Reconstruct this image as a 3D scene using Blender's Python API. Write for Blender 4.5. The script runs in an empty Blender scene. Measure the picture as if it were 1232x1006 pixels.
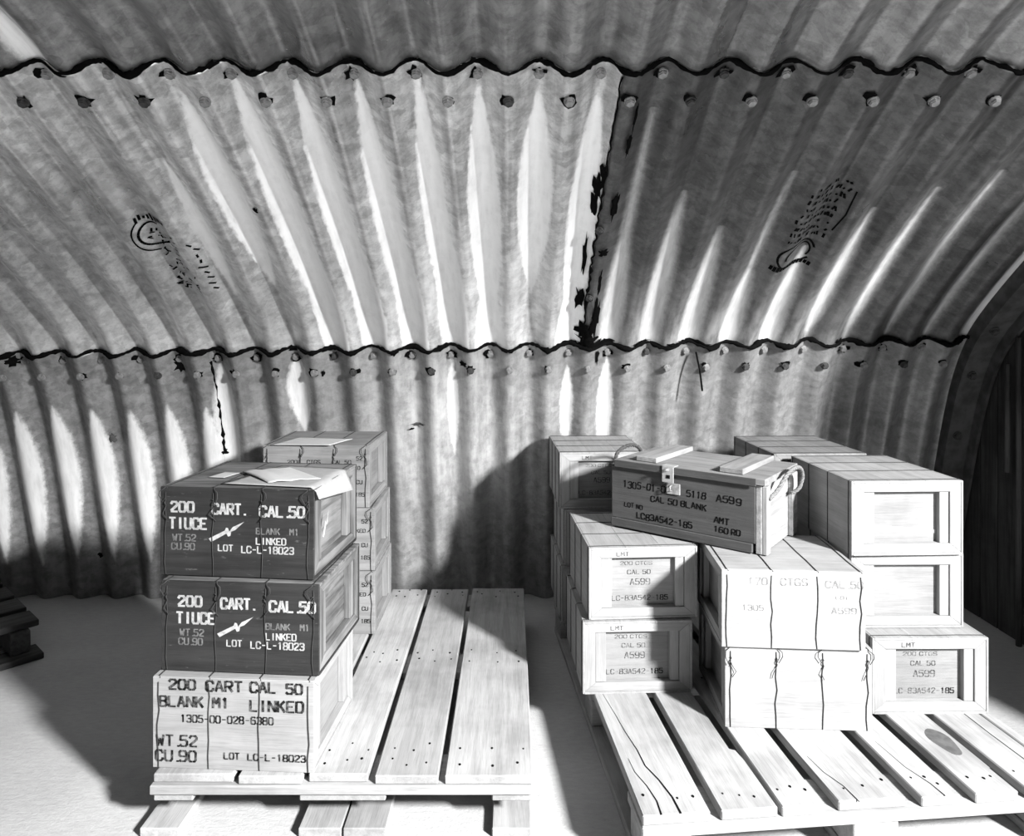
import bpy, bmesh, math, random
import numpy as np
from mathutils import Vector, Matrix
random.seed(7); rng = np.random.default_rng(7)

# ------------------------------------------------------------------ camera, light, exposure
F_PX, HORIZON, CAM_H = 835.0, 393.0, 1.16
scn = bpy.context.scene
col = scn.collection
cam_d = bpy.data.cameras.new('camera'); cam = bpy.data.objects.new('camera', cam_d); col.objects.link(cam)
cam_d.sensor_fit = 'HORIZONTAL'; cam_d.sensor_width = 36.0; cam_d.lens = 36.0 * F_PX / 1232.0
cam_d.shift_y = -(503.0 - HORIZON) / 1232.0
cam_d.clip_start = 0.02
cam.location = (0, 0, CAM_H); cam.rotation_euler = (math.pi / 2, 0, 0)
scn.camera = cam

world = bpy.data.worlds.new('world'); scn.world = world; world.use_nodes = True
world.node_tree.nodes['Background'].inputs[0].default_value = (0.5, 0.5, 0.5, 1)
world.node_tree.nodes['Background'].inputs[1].default_value = 0.0

def area_lamp(name, loc, aim, size, power):
    l = bpy.data.lights.new(name, 'AREA'); l.shape = 'DISK'; l.size = size; l.energy = power
    o = bpy.data.objects.new(name, l); col.objects.link(o); o.location = loc
    o.rotation_euler = (Vector(aim) - Vector(loc)).to_track_quat('-Z', 'Y').to_euler()
    return o
# low daylight entering through the open doorway of the right end wall (outside the frame)
area_lamp('doorway_daylight', (2.60, -1.00, 2.36), (-0.4, -1.0, 1.46), 0.48, 1330.0)

scn.view_settings.view_transform = 'Standard'; scn.view_settings.look = 'None'
scn.view_settings.exposure = 0.12; scn.view_settings.gamma = 1.0
scn.view_settings.use_curve_mapping = False

# ------------------------------------------------------------------ helpers
def tag(o, label=None, cat=None, group=None, kind=None):
    if label: o['label'] = label
    if cat: o['category'] = cat
    if group: o['group'] = group
    if kind: o['kind'] = kind
    return o
def empty(name, loc=(0, 0, 0), rz=0.0, parent=None):
    o = bpy.data.objects.new(name, None); col.objects.link(o)
    o.location = loc; o.rotation_euler = (0, 0, rz); o.empty_display_size = 0.05
    if parent: o.parent = parent
    return o
def link(name, me, parent=None, loc=(0, 0, 0), rot=(0, 0, 0)):
    o = bpy.data.objects.new(name, me); col.objects.link(o)
    o.location = loc; o.rotation_euler = rot
    if parent: o.parent = parent
    return o
def mesh(name, verts, faces, mat=None, smooth=False):
    me = bpy.data.meshes.new(name); me.from_pydata([tuple(v) for v in verts], [], faces); me.update()
    if mat: me.materials.append(mat)
    if smooth:
        for p in me.polygons: p.use_smooth = True
    return me
def bm_mesh(name, bm, mat, smooth=False):
    bmesh.ops.recalc_face_normals(bm, faces=bm.faces)
    me = bpy.data.meshes.new(name); bm.to_mesh(me); bm.free()
    me.materials.append(mat)
    if smooth:
        for p in me.polygons: p.use_smooth = True
    return me
def add_box(bm, x0, x1, y0, y1, z0, z1, bev=0.0):
    vs = [bm.verts.new(v) for v in ((x0,y0,z0),(x1,y0,z0),(x1,y1,z0),(x0,y1,z0),(x0,y0,z1),(x1,y0,z1),(x1,y1,z1),(x0,y1,z1))]
    fs = [bm.faces.new([vs[i] for i in f]) for f in ((3,2,1,0),(4,5,6,7),(0,1,5,4),(1,2,6,5),(2,3,7,6),(3,0,4,7))]
    if bev:
        es = list({e for f in fs for e in f.edges})
        bmesh.ops.bevel(bm, geom=es, offset=bev, segments=1, affect='EDGES')
def box_mesh(name, x0, x1, y0, y1, z0, z1, mat, bev=0.002):
    bm = bmesh.new(); add_box(bm, x0, x1, y0, y1, z0, z1, bev); return bm_mesh(name, bm, mat)
def add_prism(bm, poly, a0, a1, axis):
    # extrude a 2D polygon along an axis; poly is in the other two axes in order
    def mk(p, a):
        return {'x': (a, p[0], p[1]), 'y': (p[0], a, p[1]), 'z': (p[0], p[1], a)}[axis]
    A = [bm.verts.new(mk(p, a0)) for p in poly]; B = [bm.verts.new(mk(p, a1)) for p in poly]
    n = len(poly)
    bm.faces.new(A[::-1]); bm.faces.new(B)
    for i in range(n): bm.faces.new((A[i], A[(i+1) % n], B[(i+1) % n], B[i]))
def prism_mesh(name, poly, a0, a1, axis, mat, bev=0.0):
    bm = bmesh.new(); add_prism(bm, poly, a0, a1, axis)
    if bev: bmesh.ops.bevel(bm, geom=list(bm.edges), offset=bev, segments=1, affect='EDGES')
    return bm_mesh(name, bm, mat)
def add_tube(bm, pts, r, n=6, cap=True):
    pts = [Vector(p) for p in pts]; rings = []
    rr = r if hasattr(r, '__len__') else [r] * len(pts)
    up = Vector((0.13, 0.21, 0.97)).normalized(); prev = None
    for i, p in enumerate(pts):
        t = (pts[min(i+1, len(pts)-1)] - pts[max(i-1, 0)])
        if t.length < 1e-9: t = Vector((1, 0, 0))
        t.normalize()
        if prev is None:
            u = up.cross(t)
            if u.length < 1e-3: u = Vector((1, 0, 0)).cross(t)
        else:
            u = prev - t * prev.dot(t)
        u.normalize(); prev = u; w = t.cross(u)
        rings.append([bm.verts.new(p + (u * math.cos(2*math.pi*k/n) + w * math.sin(2*math.pi*k/n)) * rr[i]) for k in range(n)])
    for a, b in zip(rings[:-1], rings[1:]):
        for k in range(n): bm.faces.new((a[k], a[(k+1) % n], b[(k+1) % n], b[k]))
    if cap:
        bm.faces.new(rings[0][::-1]); bm.faces.new(rings[-1])
def tube_mesh(name, pts, r, mat, n=6):
    bm = bmesh.new(); add_tube(bm, pts, r, n); return bm_mesh(name, bm, mat, True)

# ------------------------------------------------------------------ materials (all grey: the photograph is black and white)
def g(v): return (v, v, v, 1.0)
class N:
    def __init__(s, name):
        s.m = bpy.data.materials.new(name); s.m.use_nodes = True; s.t = s.m.node_tree
        s.b = s.t.nodes['Principled BSDF']
    def n(s, typ, **kw):
        x = s.t.nodes.new(typ)
        for k, v in kw.items():
            if k in x.inputs.keys() if isinstance(k, str) else False: x.inputs[k].default_value = v
            else: setattr(x, k, v)
        return x
    def l(s, a, b): s.t.links.new(a, b)
    def math(s, op, a, b=None, c=None):
        x = s.t.nodes.new('ShaderNodeMath'); x.operation = op
        for i, v in enumerate((a, b, c)):
            if v is None: continue
            if isinstance(v, (int, float)): x.inputs[i].default_value = v
            else: s.l(v, x.inputs[i])
        return x.outputs[0]
    def mapr(s, v, a, b, c=0.0, d=1.0, smooth=True):
        x = s.t.nodes.new('ShaderNodeMapRange'); x.interpolation_type = 'SMOOTHSTEP' if smooth else 'LINEAR'
        s.l(v, x.inputs['Value'])
        for k, q in (('From Min', a), ('From Max', b), ('To Min', c), ('To Max', d)): x.inputs[k].default_value = q
        return x.outputs[0]
    def mix(s, fac, a, b):
        x = s.t.nodes.new('ShaderNodeMix'); x.data_type = 'FLOAT'
        for i, v in ((0, fac), (2, a), (3, b)):
            if isinstance(v, (int, float)): x.inputs[i].default_value = v
            else: s.l(v, x.inputs[i])
        return x.outputs[0]
    def noise(s, vec, scale, detail=4, rough=0.55):
        x = s.t.nodes.new('ShaderNodeTexNoise'); x.inputs['Scale'].default_value = scale
        x.inputs['Detail'].default_value = detail; x.inputs['Roughness'].default_value = rough
        if vec is not None: s.l(vec, x.inputs['Vector'])
        return x.outputs['Fac']
    def vmul(s, vec, xyz):
        x = s.t.nodes.new('ShaderNodeVectorMath'); x.operation = 'MULTIPLY'; s.l(vec, x.inputs[0]); x.inputs[1].default_value = xyz
        return x.outputs[0]
    def obj(s, shift=True):
        tc = s.t.nodes.new('ShaderNodeTexCoord')
        if not shift: return tc.outputs['Object']
        oi = s.t.nodes.new('ShaderNodeObjectInfo')
        k = s.math('MULTIPLY', oi.outputs['Random'], 37.0)
        a = s.t.nodes.new('ShaderNodeVectorMath'); a.operation = 'ADD'; s.l(tc.outputs['Object'], a.inputs[0]); s.l(k, a.inputs[1])
        s.rand = oi.outputs['Random']
        return a.outputs[0]
    def bump(s, h, strength, dist):
        x = s.t.nodes.new('ShaderNodeBump'); x.inputs['Strength'].default_value = strength; x.inputs['Distance'].default_value = dist
        s.l(h, x.inputs['Height']); s.l(x.outputs[0], s.b.inputs['Normal'])
    def base(s, v):
        if isinstance(v, (int, float)): s.b.inputs['Base Color'].default_value = g(v)
        else: s.l(v, s.b.inputs['Base Color'])

def wood(name, light, dark, axis, rough=0.75, stain=0.25, var=0.12, scratch=0.0, spec=0.2):
    s = N(name); v = s.obj()
    st = [26.0, 26.0, 26.0]; st['xyz'.index(axis)] = 1.6
    grain = s.noise(s.vmul(v, tuple(st)), 2.2, 5, 0.6)
    fine = s.noise(s.vmul(v, tuple(q * 5 for q in st)), 2.0, 2, 0.6)
    blot = s.noise(v, 5.0, 4, 0.6)
    c = s.mix(s.mapr(grain, 0.35, 0.62), dark, light)
    c = s.math('MULTIPLY', c, s.mapr(blot, 0.30, 0.62, 1.0 - stain, 1.03))
    c = s.math('MULTIPLY', c, s.mapr(fine, 0.30, 0.55, 0.88, 1.0))
    c = s.math('MULTIPLY', c, s.mapr(s.rand, 0, 1, 1 - var, 1 + var * 0.6, False))
    if scratch:
        sc = s.noise(s.vmul(v, (9, 9, 38)), 3.0, 3, 0.7)
        c = s.mix(s.mapr(sc, 0.64, 0.74, 0.0, scratch), c, 0.13)
    s.base(c); s.b.inputs['Roughness'].default_value = rough; s.b.inputs['Specular IOR Level'].default_value = spec
    s.bump(s.math('ADD', grain, fine), 0.25, 0.002)
    return s.m
M = {}
for ax in 'xyz':
    M['box_' + ax] = wood('pale_box_wood_' + ax, 0.275, 0.235, ax, stain=0.16, var=0.06)
    M['tan_' + ax] = wood('aged_box_wood_' + ax, 0.22, 0.17, ax, stain=0.2, var=0.08)
    M['green_' + ax] = wood('painted_dark_wood_' + ax, 0.031, 0.023, ax, rough=0.7, spec=0.06, stain=0.25, var=0.08, scratch=0.5)
    M['pallet_' + ax] = wood('pallet_wood_' + ax, 0.32, 0.26, ax, stain=0.26, var=0.15)
    M['old_' + ax] = wood('weathered_wood_' + ax, 0.05, 0.025, ax, stain=0.4, var=0.2)
for ax in 'xyz': M['gend_' + ax] = wood('worn_painted_end_' + ax, 0.17, 0.075, ax, stain=0.4, var=0.1)
for ax in 'xyz': M['panel_' + ax] = wood('pale_end_panel_' + ax, 0.215, 0.19, ax, stain=0.2, var=0.08)
M['chest_x'] = wood('chest_painted_wood', 0.070, 0.056, 'x', rough=0.7, spec=0.06, stain=0.2, var=0.02, scratch=0.25)
M['chest_lid'] = wood('chest_bare_wood', 0.20, 0.15, 'x', stain=0.25, var=0.1)
M['chest_bat'] = wood('chest_batten_wood', 0.26, 0.19, 'y', stain=0.2, var=0.1)
def plain(name, v, rough=0.6, metal=0.0, nz=0.15, sc=60, spec=0.15):
    s = N(name); o = s.obj(False)
    s.base(s.math('MULTIPLY', s.mapr(s.noise(o, sc, 3), 0.3, 0.7, 1 - nz, 1 + nz), v))
    s.b.inputs['Roughness'].default_value = rough; s.b.inputs['Metallic'].default_value = metal; s.b.inputs['Specular IOR Level'].default_value = spec
    return s.m
M['wire'] = plain('dark_binding_wire', 0.035, 0.6, 0.2)
M['tar'] = plain('black_tar', 0.004, 0.95, spec=0.02)
M['bolt'] = plain('galvanized_bolt', 0.26, 0.45, 0.3, 0.3)
M['rust'] = plain('rusty_bolt', 0.05, 0.8, 0.0, 0.4)
M['paper'] = plain('white_paper', 0.42, 0.8, 0.0, 0.02)
M['buff'] = plain('buff_paper', 0.27, 0.8, 0.0, 0.05)
M['hasp'] = plain('pale_metal_hasp', 0.32, 0.4, 0.3, 0.1)
M['stain'] = plain('dark_oil_stain', 0.085, 0.8, 0.0, 0.25, 40)
M['rope'] = plain('tan_rope', 0.13, 0.9, 0.0, 0.3, 200)
M['darkrope'] = plain('dark_rope', 0.05, 0.9, 0.0, 0.3, 200)
M['crack'] = plain('dark_split', 0.006, 1.0, spec=0.0)
M['stamp'] = plain('black_stamp_ink', 0.004, 0.9, spec=0.02)
def print_mat(name, ink, ground, wear):
    s = N(name); o = s.obj()
    k = s.mapr(s.noise(o, 90, 4, 0.7), 0.46 - 0.1 * wear, 0.62 + 0.1, 0, 1)
    s.base(s.mix(s.math('MULTIPLY', k, wear), ink, ground)); s.b.inputs['Roughness'].default_value = 0.8; s.b.inputs['Specular IOR Level'].default_value = 0.05
    return s.m
M['white_ink'] = print_mat('white_stencil_paint', 0.36, 0.05, 0.45)
M['thin_white_ink'] = print_mat('worn_white_stencil_paint', 0.15, 0.04, 0.8)
M['black_ink'] = print_mat('black_stencil_paint', 0.008, 0.26, 0.45)
M['grey_ink'] = print_mat('faded_grey_print', 0.03, 0.25, 0.75)
M['marker'] = print_mat('black_marker', 0.004, 0.045, 0.2)
M['pale_ink'] = print_mat('very_faded_print', 0.13, 0.28, 0.75)

def steel(name, tone, metal=0.75, rough=0.38, soft=(-.20, .45), ragged=1.1, white=0.50):
    s = N(name); o = s.obj(False)
    uvn = s.t.nodes.new('ShaderNodeUVMap'); uvn.uv_map = 'sheet'
    uv = uvn.outputs[0]
    vor = s.t.nodes.new('ShaderNodeTexVoronoi'); vor.inputs['Scale'].default_value = 34.0; s.l(uv, vor.inputs['Vector'])
    spang = s.t.nodes.new('ShaderNodeSeparateColor'); s.l(vor.outputs['Color'], spang.inputs[0])
    big = s.noise(uv, 3.0, 5, 0.6)
    streak = s.noise(s.vmul(uv, (30, 2.2, 1)), 1.0, 5, 0.65)
    speck = s.noise(uv, 60.0, 4, 0.7)
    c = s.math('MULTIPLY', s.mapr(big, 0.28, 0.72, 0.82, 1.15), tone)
    c = s.math('MULTIPLY', c, s.mapr(spang.outputs[0], 0, 1, 0.86, 1.14, False))
    c = s.math('MULTIPLY', c, s.mapr(streak, 0.3, 0.7, 0.85, 1.12))
    c = s.mix(s.mapr(speck, 0.60, 0.74, 0, 0.45), c, 0.27)
    pit = s.noise(uv, 26.0, 6, 0.75)
    c = s.math('MULTIPLY', c, s.mapr(pit, 0.34, 0.62, 0.72, 1.12))
    # white deposits plus painted-in glints and lit ridges: signed field stored on the sheet, edge broken by noise
    at = s.t.nodes.new('ShaderNodeAttribute'); at.attribute_name = 'glint_deposit'
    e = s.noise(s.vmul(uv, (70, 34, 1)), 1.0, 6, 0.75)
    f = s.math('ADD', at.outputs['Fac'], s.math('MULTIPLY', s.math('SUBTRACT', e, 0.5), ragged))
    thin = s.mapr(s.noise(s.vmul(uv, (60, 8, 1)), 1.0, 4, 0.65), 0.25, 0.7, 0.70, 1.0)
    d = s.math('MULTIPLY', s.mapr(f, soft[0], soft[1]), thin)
    hz = s.t.nodes.new('ShaderNodeAttribute'); hz.attribute_name = 'painted_haze'  # brightness painted into the base colour as a pale haze
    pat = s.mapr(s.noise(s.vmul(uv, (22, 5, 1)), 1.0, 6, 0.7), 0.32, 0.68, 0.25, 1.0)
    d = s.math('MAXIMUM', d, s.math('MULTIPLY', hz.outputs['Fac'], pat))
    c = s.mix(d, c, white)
    s.base(c)
    s.l(s.mix(d, metal, 0.0), s.b.inputs['Metallic'])
    s.l(s.mix(d, s.mapr(big, 0.3, 0.7, rough - 0.05, rough + 0.08), 0.75), s.b.inputs['Roughness'])
    s.b.inputs['Specular IOR Level'].default_value = 0.3
    s.bump(s.math('ADD', s.math('MULTIPLY', speck, 0.4), s.math('MULTIPLY', d, 0.8)), 0.25, 0.003)
    return s.m
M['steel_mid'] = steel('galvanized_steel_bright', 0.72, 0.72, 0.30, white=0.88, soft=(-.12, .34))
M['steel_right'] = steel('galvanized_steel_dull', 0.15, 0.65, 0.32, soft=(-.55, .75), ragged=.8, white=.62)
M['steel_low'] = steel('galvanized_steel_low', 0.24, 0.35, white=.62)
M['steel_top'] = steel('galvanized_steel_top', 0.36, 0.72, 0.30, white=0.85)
M['flange'] = plain('dark_steel_flange', 0.07, 0.6, 0.2, 0.3, 20)

def concrete():
    s = N('pale_concrete'); o = s.obj(False)
    a = s.noise(o, 1.6, 5, 0.6); b = s.noise(s.vmul(o, (30, 90, 30)), 1.0, 4, 0.7); c2 = s.noise(o, 140, 3, 0.7)
    c = s.math('MULTIPLY', s.mapr(a, 0.3, 0.7, 0.32, 0.39), s.mapr(b, 0.3, 0.7, 0.92, 1.06))
    c = s.math('MULTIPLY', c, s.mapr(c2, 0.25, 0.45, 0.88, 1.0))
    s.base(c); s.b.inputs['Roughness'].default_value = 0.85
    s.bump(s.math('ADD', b, c2), 0.35, 0.004); return s.m
M['concrete'] = concrete()
M['endwall'] = wood('dark_end_wall_boards', 0.06, 0.035, 'z', stain=0.4, var=0.3)

# ------------------------------------------------------------------ the vault
PROF = [(2.985, 0.0), (2.965, 0.15), (2.93, 0.30), (2.86, 0.60), (2.78, 0.88), (2.70, 1.05), (2.60, 1.175), (2.39, 1.345), (2.2, 1.48),
        (2.0, 1.605), (1.8, 1.72), (1.674, 1.785), (1.5, 1.85), (1.3, 1.91), (1.0, 1.975), (0.6, 2.03), (0.2, 2.06), (-0.1, 2.068)]
def resample(pts, n):
    P = np.array(pts, float); seg = np.r_[0, np.cumsum(np.hypot(*np.diff(P, axis=0).T))]
    # smooth spline by Catmull-Rom, then uniform arc length
    Q = []
    for i in range(len(P) - 1):
        p0 = P[max(i-1, 0)]; p1 = P[i]; p2 = P[i+1]; p3 = P[min(i+2, len(P)-1)]
        for t in np.linspace(0, 1, 24, endpoint=False):
            Q.append(0.5 * ((2*p1) + (-p0+p2)*t + (2*p0-5*p1+4*p2-p3)*t*t + (-p0+3*p1-3*p2+p3)*t**3))
    Q.append(P[-1]); Q = np.array(Q)
    k = np.ones(25) / 25
    pad = np.vstack([2*Q[0] - Q[12:0:-1], Q, 2*Q[-1] - Q[-2:-14:-1]])
    Q = np.stack([np.convolve(pad[:, c], k, 'valid') for c in (0, 1)], 1)
    s = np.r_[0, np.cumsum(np.hypot(*np.diff(Q, axis=0).T))]
    u = np.linspace(0, s[-1], n)
    return u, np.interp(u, s, Q[:, 0]), np.interp(u, s, Q[:, 1])
S_, D_, Z_ = resample(PROF, 900)
SMAX = S_[-1]
TD, TZ = np.gradient(D_, S_), np.gradient(Z_, S_)
PITCH, AMP, X_PH = 0.1524, 0.0225, -0.085
def s_at_z(z): return float(np.interp(z, Z_, S_))
def wave(X): return np.cos(2 * np.pi * (X - X_PH) / PITCH)          # +1: trough pushed outward, away from the room
def surf(X, s, off=0.0, flat=0.0):
    """point of the corrugated sheet; off > 0 moves into the room"""
    X = np.asarray(X, float); s = np.asarray(s, float)
    d = np.interp(s, S_, D_); z = np.interp(s, S_, Z_); td = np.interp(s, S_, TD); tz = np.interp(s, S_, TZ)
    nd, nz = -tz, td                                                # inward: towards the camera and down
    a = -AMP * (1 - flat) * wave(X) + off
    return np.stack([X + 0 * s, d + nd * a, z + nz * a], -1)
def normal(X, s):
    e = 1e-3
    p = surf(X, s); px = surf(X + e, s) - p; ps = surf(X, s + e) - p
    n = np.cross(ps, px); n = n / np.linalg.norm(n)
    return Vector(n) if n[1] < 0 or n[2] < 0 else -Vector(n)

S_LOW0, S_TOP0 = s_at_z(1.082), s_at_z(1.785)
def s_low(X): return S_LOW0 + 0.018 * np.asarray(X, float)
def s_top(X): return S_TOP0 + 0.002 * np.asarray(X, float)
X_L, X_R, X_J = -3.6, 1.775, 0.268

# white tongues, part mineral, part painted-in reflections and raking light: (kind, rib index, start, end, half width); starts and ends as fractions of the sheet from its upper edge
GLINT_DEP_MID, LIT_DEP_LOW, TONGUE_TOP, GLINT_RIGHT = [], [], [], []
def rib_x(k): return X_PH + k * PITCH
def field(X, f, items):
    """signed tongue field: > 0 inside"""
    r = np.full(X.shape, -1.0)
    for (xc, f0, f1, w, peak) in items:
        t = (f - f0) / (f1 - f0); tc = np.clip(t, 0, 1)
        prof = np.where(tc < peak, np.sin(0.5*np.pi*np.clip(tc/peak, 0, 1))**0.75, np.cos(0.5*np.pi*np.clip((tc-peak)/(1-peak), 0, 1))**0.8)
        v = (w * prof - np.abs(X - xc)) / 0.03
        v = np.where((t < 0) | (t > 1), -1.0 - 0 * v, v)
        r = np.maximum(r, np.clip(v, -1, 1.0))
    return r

def sheet(name, mat, parent, x0, x1, slo, shi, off, items, nper=20, ns=150, painted_haze=None):
    nx = max(8, int((x1 - x0) / PITCH * nper))
    xs = np.linspace(x0, x1, nx + 1); fs = np.linspace(0, 1, ns + 1)
    X, Fv = np.meshgrid(xs, fs, indexing='ij')
    lo, hi = slo(X), shi(X)
    S = hi + (lo - hi) * Fv
    P = surf(X, S, off).reshape(-1, 3)
    n1 = ns + 1
    idx = np.arange((nx + 1) * n1).reshape(nx + 1, n1)
    Fc = np.stack([idx[:-1, :-1], idx[:-1, 1:], idx[1:, 1:], idx[1:, :-1]], -1).reshape(-1, 4)
    me = bpy.data.meshes.new(name)
    me.vertices.add(len(P)); me.vertices.foreach_set('co', P.ravel())
    me.loops.add(Fc.size); me.loops.foreach_set('vertex_index', Fc.ravel())
    me.polygons.add(len(Fc)); me.polygons.foreach_set('loop_start', np.arange(0, Fc.size, 4)); me.polygons.foreach_set('loop_total', np.full(len(Fc), 4))
    me.polygons.foreach_set('use_smooth', np.ones(len(Fc), bool))
    me.update(calc_edges=True)
    uv = me.uv_layers.new(name='sheet'); co = np.stack([X.ravel(), S.ravel()], -1)[Fc.ravel()]
    uv.data.foreach_set('uv', co.ravel())
    a = me.attributes.new('glint_deposit', 'FLOAT', 'POINT')
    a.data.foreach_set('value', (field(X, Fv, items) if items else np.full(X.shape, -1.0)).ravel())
    a2 = me.attributes.new('painted_haze', 'FLOAT', 'POINT')
    a2.data.foreach_set('value', (painted_haze(X, Fv) if painted_haze else np.zeros(X.shape)).ravel())
    me.materials.append(mat); me.validate()
    o = link(name, me, parent)
    m = o.modifiers.new('thickness', 'SOLIDIFY'); m.thickness = 0.004; m.offset = -1 
    return o
wall = tag(empty('wall_back'), 'corrugated galvanized steel vault wall', None, None, 'structure')

# ---- tongues (positions read off the photograph's ribs)
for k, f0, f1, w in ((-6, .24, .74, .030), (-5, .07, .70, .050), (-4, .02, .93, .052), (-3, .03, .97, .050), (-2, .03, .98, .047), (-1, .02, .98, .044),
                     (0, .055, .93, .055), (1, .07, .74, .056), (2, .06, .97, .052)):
    GLINT_DEP_MID.append((rib_x(k), f0, f1, w, 0.45))  # flaky deposits mixed with painted reflections of the bright floor
for k in (-4, -3, -2, -1): GLINT_DEP_MID.append((rib_x(k) + .02, .40, 1.2, .06, .5))
for k in (0, 2): GLINT_DEP_MID.append((rib_x(k), .62, 1.25, .062, .5))
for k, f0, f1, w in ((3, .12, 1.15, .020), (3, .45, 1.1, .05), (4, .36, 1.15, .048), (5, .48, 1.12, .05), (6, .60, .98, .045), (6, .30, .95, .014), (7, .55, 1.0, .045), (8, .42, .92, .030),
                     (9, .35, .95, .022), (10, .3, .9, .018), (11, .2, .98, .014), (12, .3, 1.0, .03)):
    GLINT_RIGHT.append((rib_x(k), f0, f1, w, 0.7))  # glints painted as soft pale wedges
for k in range(-15, -7): LIT_DEP_LOW.append((rib_x(k + .5) + .008, .20 + .01*(k % 3), .83 + .012*(k % 4), .046, 0.40))  # raking light on the ridges, painted as white lenses
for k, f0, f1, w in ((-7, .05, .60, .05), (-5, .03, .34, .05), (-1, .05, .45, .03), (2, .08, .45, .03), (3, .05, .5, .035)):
    LIT_DEP_LOW.append((rib_x(k), f0, f1, w, 0.42))
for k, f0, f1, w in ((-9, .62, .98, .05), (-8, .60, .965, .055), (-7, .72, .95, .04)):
    TONGUE_TOP.append((rib_x(k), f0, f1, w, 0.45))  # paler tongues on a few ribs at the left

def sstep(v, a, b):
    t = np.clip((v - a) / (b - a), 0, 1); return t*t*(3 - 2*t)
def painted_haze_mid(X, f): return np.clip(sstep(f, .10, .75) * np.exp(-((X + .15) / .62)**2) * .62 + .40*sstep(f, .45, 1.0) * sstep(-X, .2, 1.6), 0, .8)  # bounced light painted as pale haze, stronger towards the lower edge
def painted_haze_right(X, f): return .60 * sstep(f, .52, .95) * sstep(1.75 - X, .1, .9)  # same painted brightening, along the foot of the right sheet
def painted_haze_low(X, f): return .45 * np.exp(-((X + .25) / .35)**2) * sstep(1 - f, .2, .6) + .10
LAP = 0.12
plate_top = sheet('steel_plate', M['steel_top'], wall, X_L, X_R, lambda X: s_top(X) - LAP, lambda X: 0*X + SMAX - 0.9, -0.010, TONGUE_TOP, ns=120)
plate_mid_r = sheet('steel_plate', M['steel_right'], wall, X_J - 0.06, X_R, lambda X: s_low(X) - LAP, s_top, -0.008, GLINT_RIGHT, painted_haze=painted_haze_right)
plate_mid_l = sheet('steel_plate', M['steel_mid'], wall, X_L, X_J, lambda X: s_low(X) - LAP, s_top, -0.003, GLINT_DEP_MID, painted_haze=painted_haze_mid)
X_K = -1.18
plate_low_r = sheet('steel_plate', M['steel_low'], wall, X_K - 0.06, X_R, lambda X: 0*X - 0.0, s_low, 0.002, LIT_DEP_LOW, painted_haze=painted_haze_low)
plate_low_l = sheet('steel_plate', M['steel_low'], wall, X_L, X_K, lambda X: 0*X - 0.0, s_low, 0.007, LIT_DEP_LOW)

# ---- seams: a black tar bead under every lapped edge
def seam_bead(name, x0, x1, sf, off, r0, parent, n_per=22):
    n = int((x1 - x0) / PITCH * n_per); xs = np.linspace(x0, x1, n)
    j = np.convolve(rng.normal(0, 1, n + 4), np.ones(5) / 5, 'valid')
    j2 = np.abs(np.convolve(rng.normal(0, 1, n + 6), np.ones(7) / 7, 'valid'))
    P = surf(xs, sf(xs) + 0.003 + 0.006 * j, off)
    rr = r0 * (0.45 + 1.25 * j2 + 0.35 * np.abs(j))
    bm = bmesh.new(); add_tube(bm, P, list(rr), 6)
    return link(name, bm_mesh(name, bm, M['tar'], True), parent)
seam_bead('tar_bead', X_L + 0.5, X_R - 0.02, s_top, 0.002, 0.0052, plate_mid_l)
seam_bead('tar_bead', X_L + 0.3, X_R - 0.02, s_low, 0.008, 0.0080, plate_low_r)

# blotches of tar lying on the sheet
def blotch(cx, cs, wx, ws, off, parent, name='tar_patch', n=18, rough=0.45, mat='tar'):
    ang = np.linspace(0, 2*np.pi, n, endpoint=False); r = 1 + rough * rng.uniform(-1, 1, n)
    rings = []
    for k in (1.0, 0.62, 0.3):
        rings.append(surf(cx + wx * r * k * np.cos(ang), cs + ws * r * k * np.sin(ang), off + (0.0035 if k < 1 else 0.0005)))
    V = [tuple(p) for R in rings for p in R] + [tuple(surf(cx, cs, off + 0.0035))]
    Fc = []
    for q in range(2):
        for i in range(n): Fc.append((q*n+i, q*n+(i+1) % n, (q+1)*n+(i+1) % n, (q+1)*n+i))
    for i in range(n): Fc.append((2*n+i, 2*n+(i+1) % n, 3*n))
    return link(name, mesh(name, V, Fc, M[mat], True), parent)
L_MID = S_TOP0 - S_LOW0
def fm(f, X=0.27): return float(s_top(X) + (s_low(X) - s_top(X)) * f)
for sf, off, x0, x1, par, n_ in ((s_top, 0.001, -1.4, 1.35, plate_mid_l, 34), (s_low, 0.006, -2.1, 1.7, plate_low_r, 46)):
    for i in range(n_):
        X = random.uniform(x0, x1)
        blotch(X, float(sf(X)) + random.uniform(-.001, .008), random.uniform(.006, .026), random.uniform(.004, .009), off, par, n=11, rough=.55)
# the vertical joint: narrow bead on top, heavy ragged tar lower down
n = 60; fs = np.linspace(0.02, 1.0, n)
bm = bmesh.new()
add_tube(bm, surf(X_J + 0.001 + 0.004 * rng.uniform(-1, 1, n), fm(0) + (fm(1) - fm(0)) * fs, 0.0), list(0.0022 + 0.004 * fs * np.abs(rng.normal(0, 1, n))), 5)
link('tar_bead', bm_mesh('tar_bead', bm, M['tar'], True), plate_mid_r)
for f, dx, wx, ws in ((.30, -.035, .010, .035), (.36, -.045, .014, .05), (.42, -.05, .010, .05), (.40, .012, .012, .06), (.62, -.055, .007, .09), (.58, .0, .014, .02), (.80, -.055, .016, .06), (.86, .01, .012, .10),
                      (.93, -.03, .030, .05), (.97, -.01, .040, .03), (.99, .01, .05, .02), (.90, .0, .014, .05), (.70, .004, .006, .06), (.2, .018, .008, .05), (.12, .022, .004, .06)):
    blotch(X_J + dx + .03, fm(f), wx, ws, 0.003, plate_mid_r)
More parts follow.
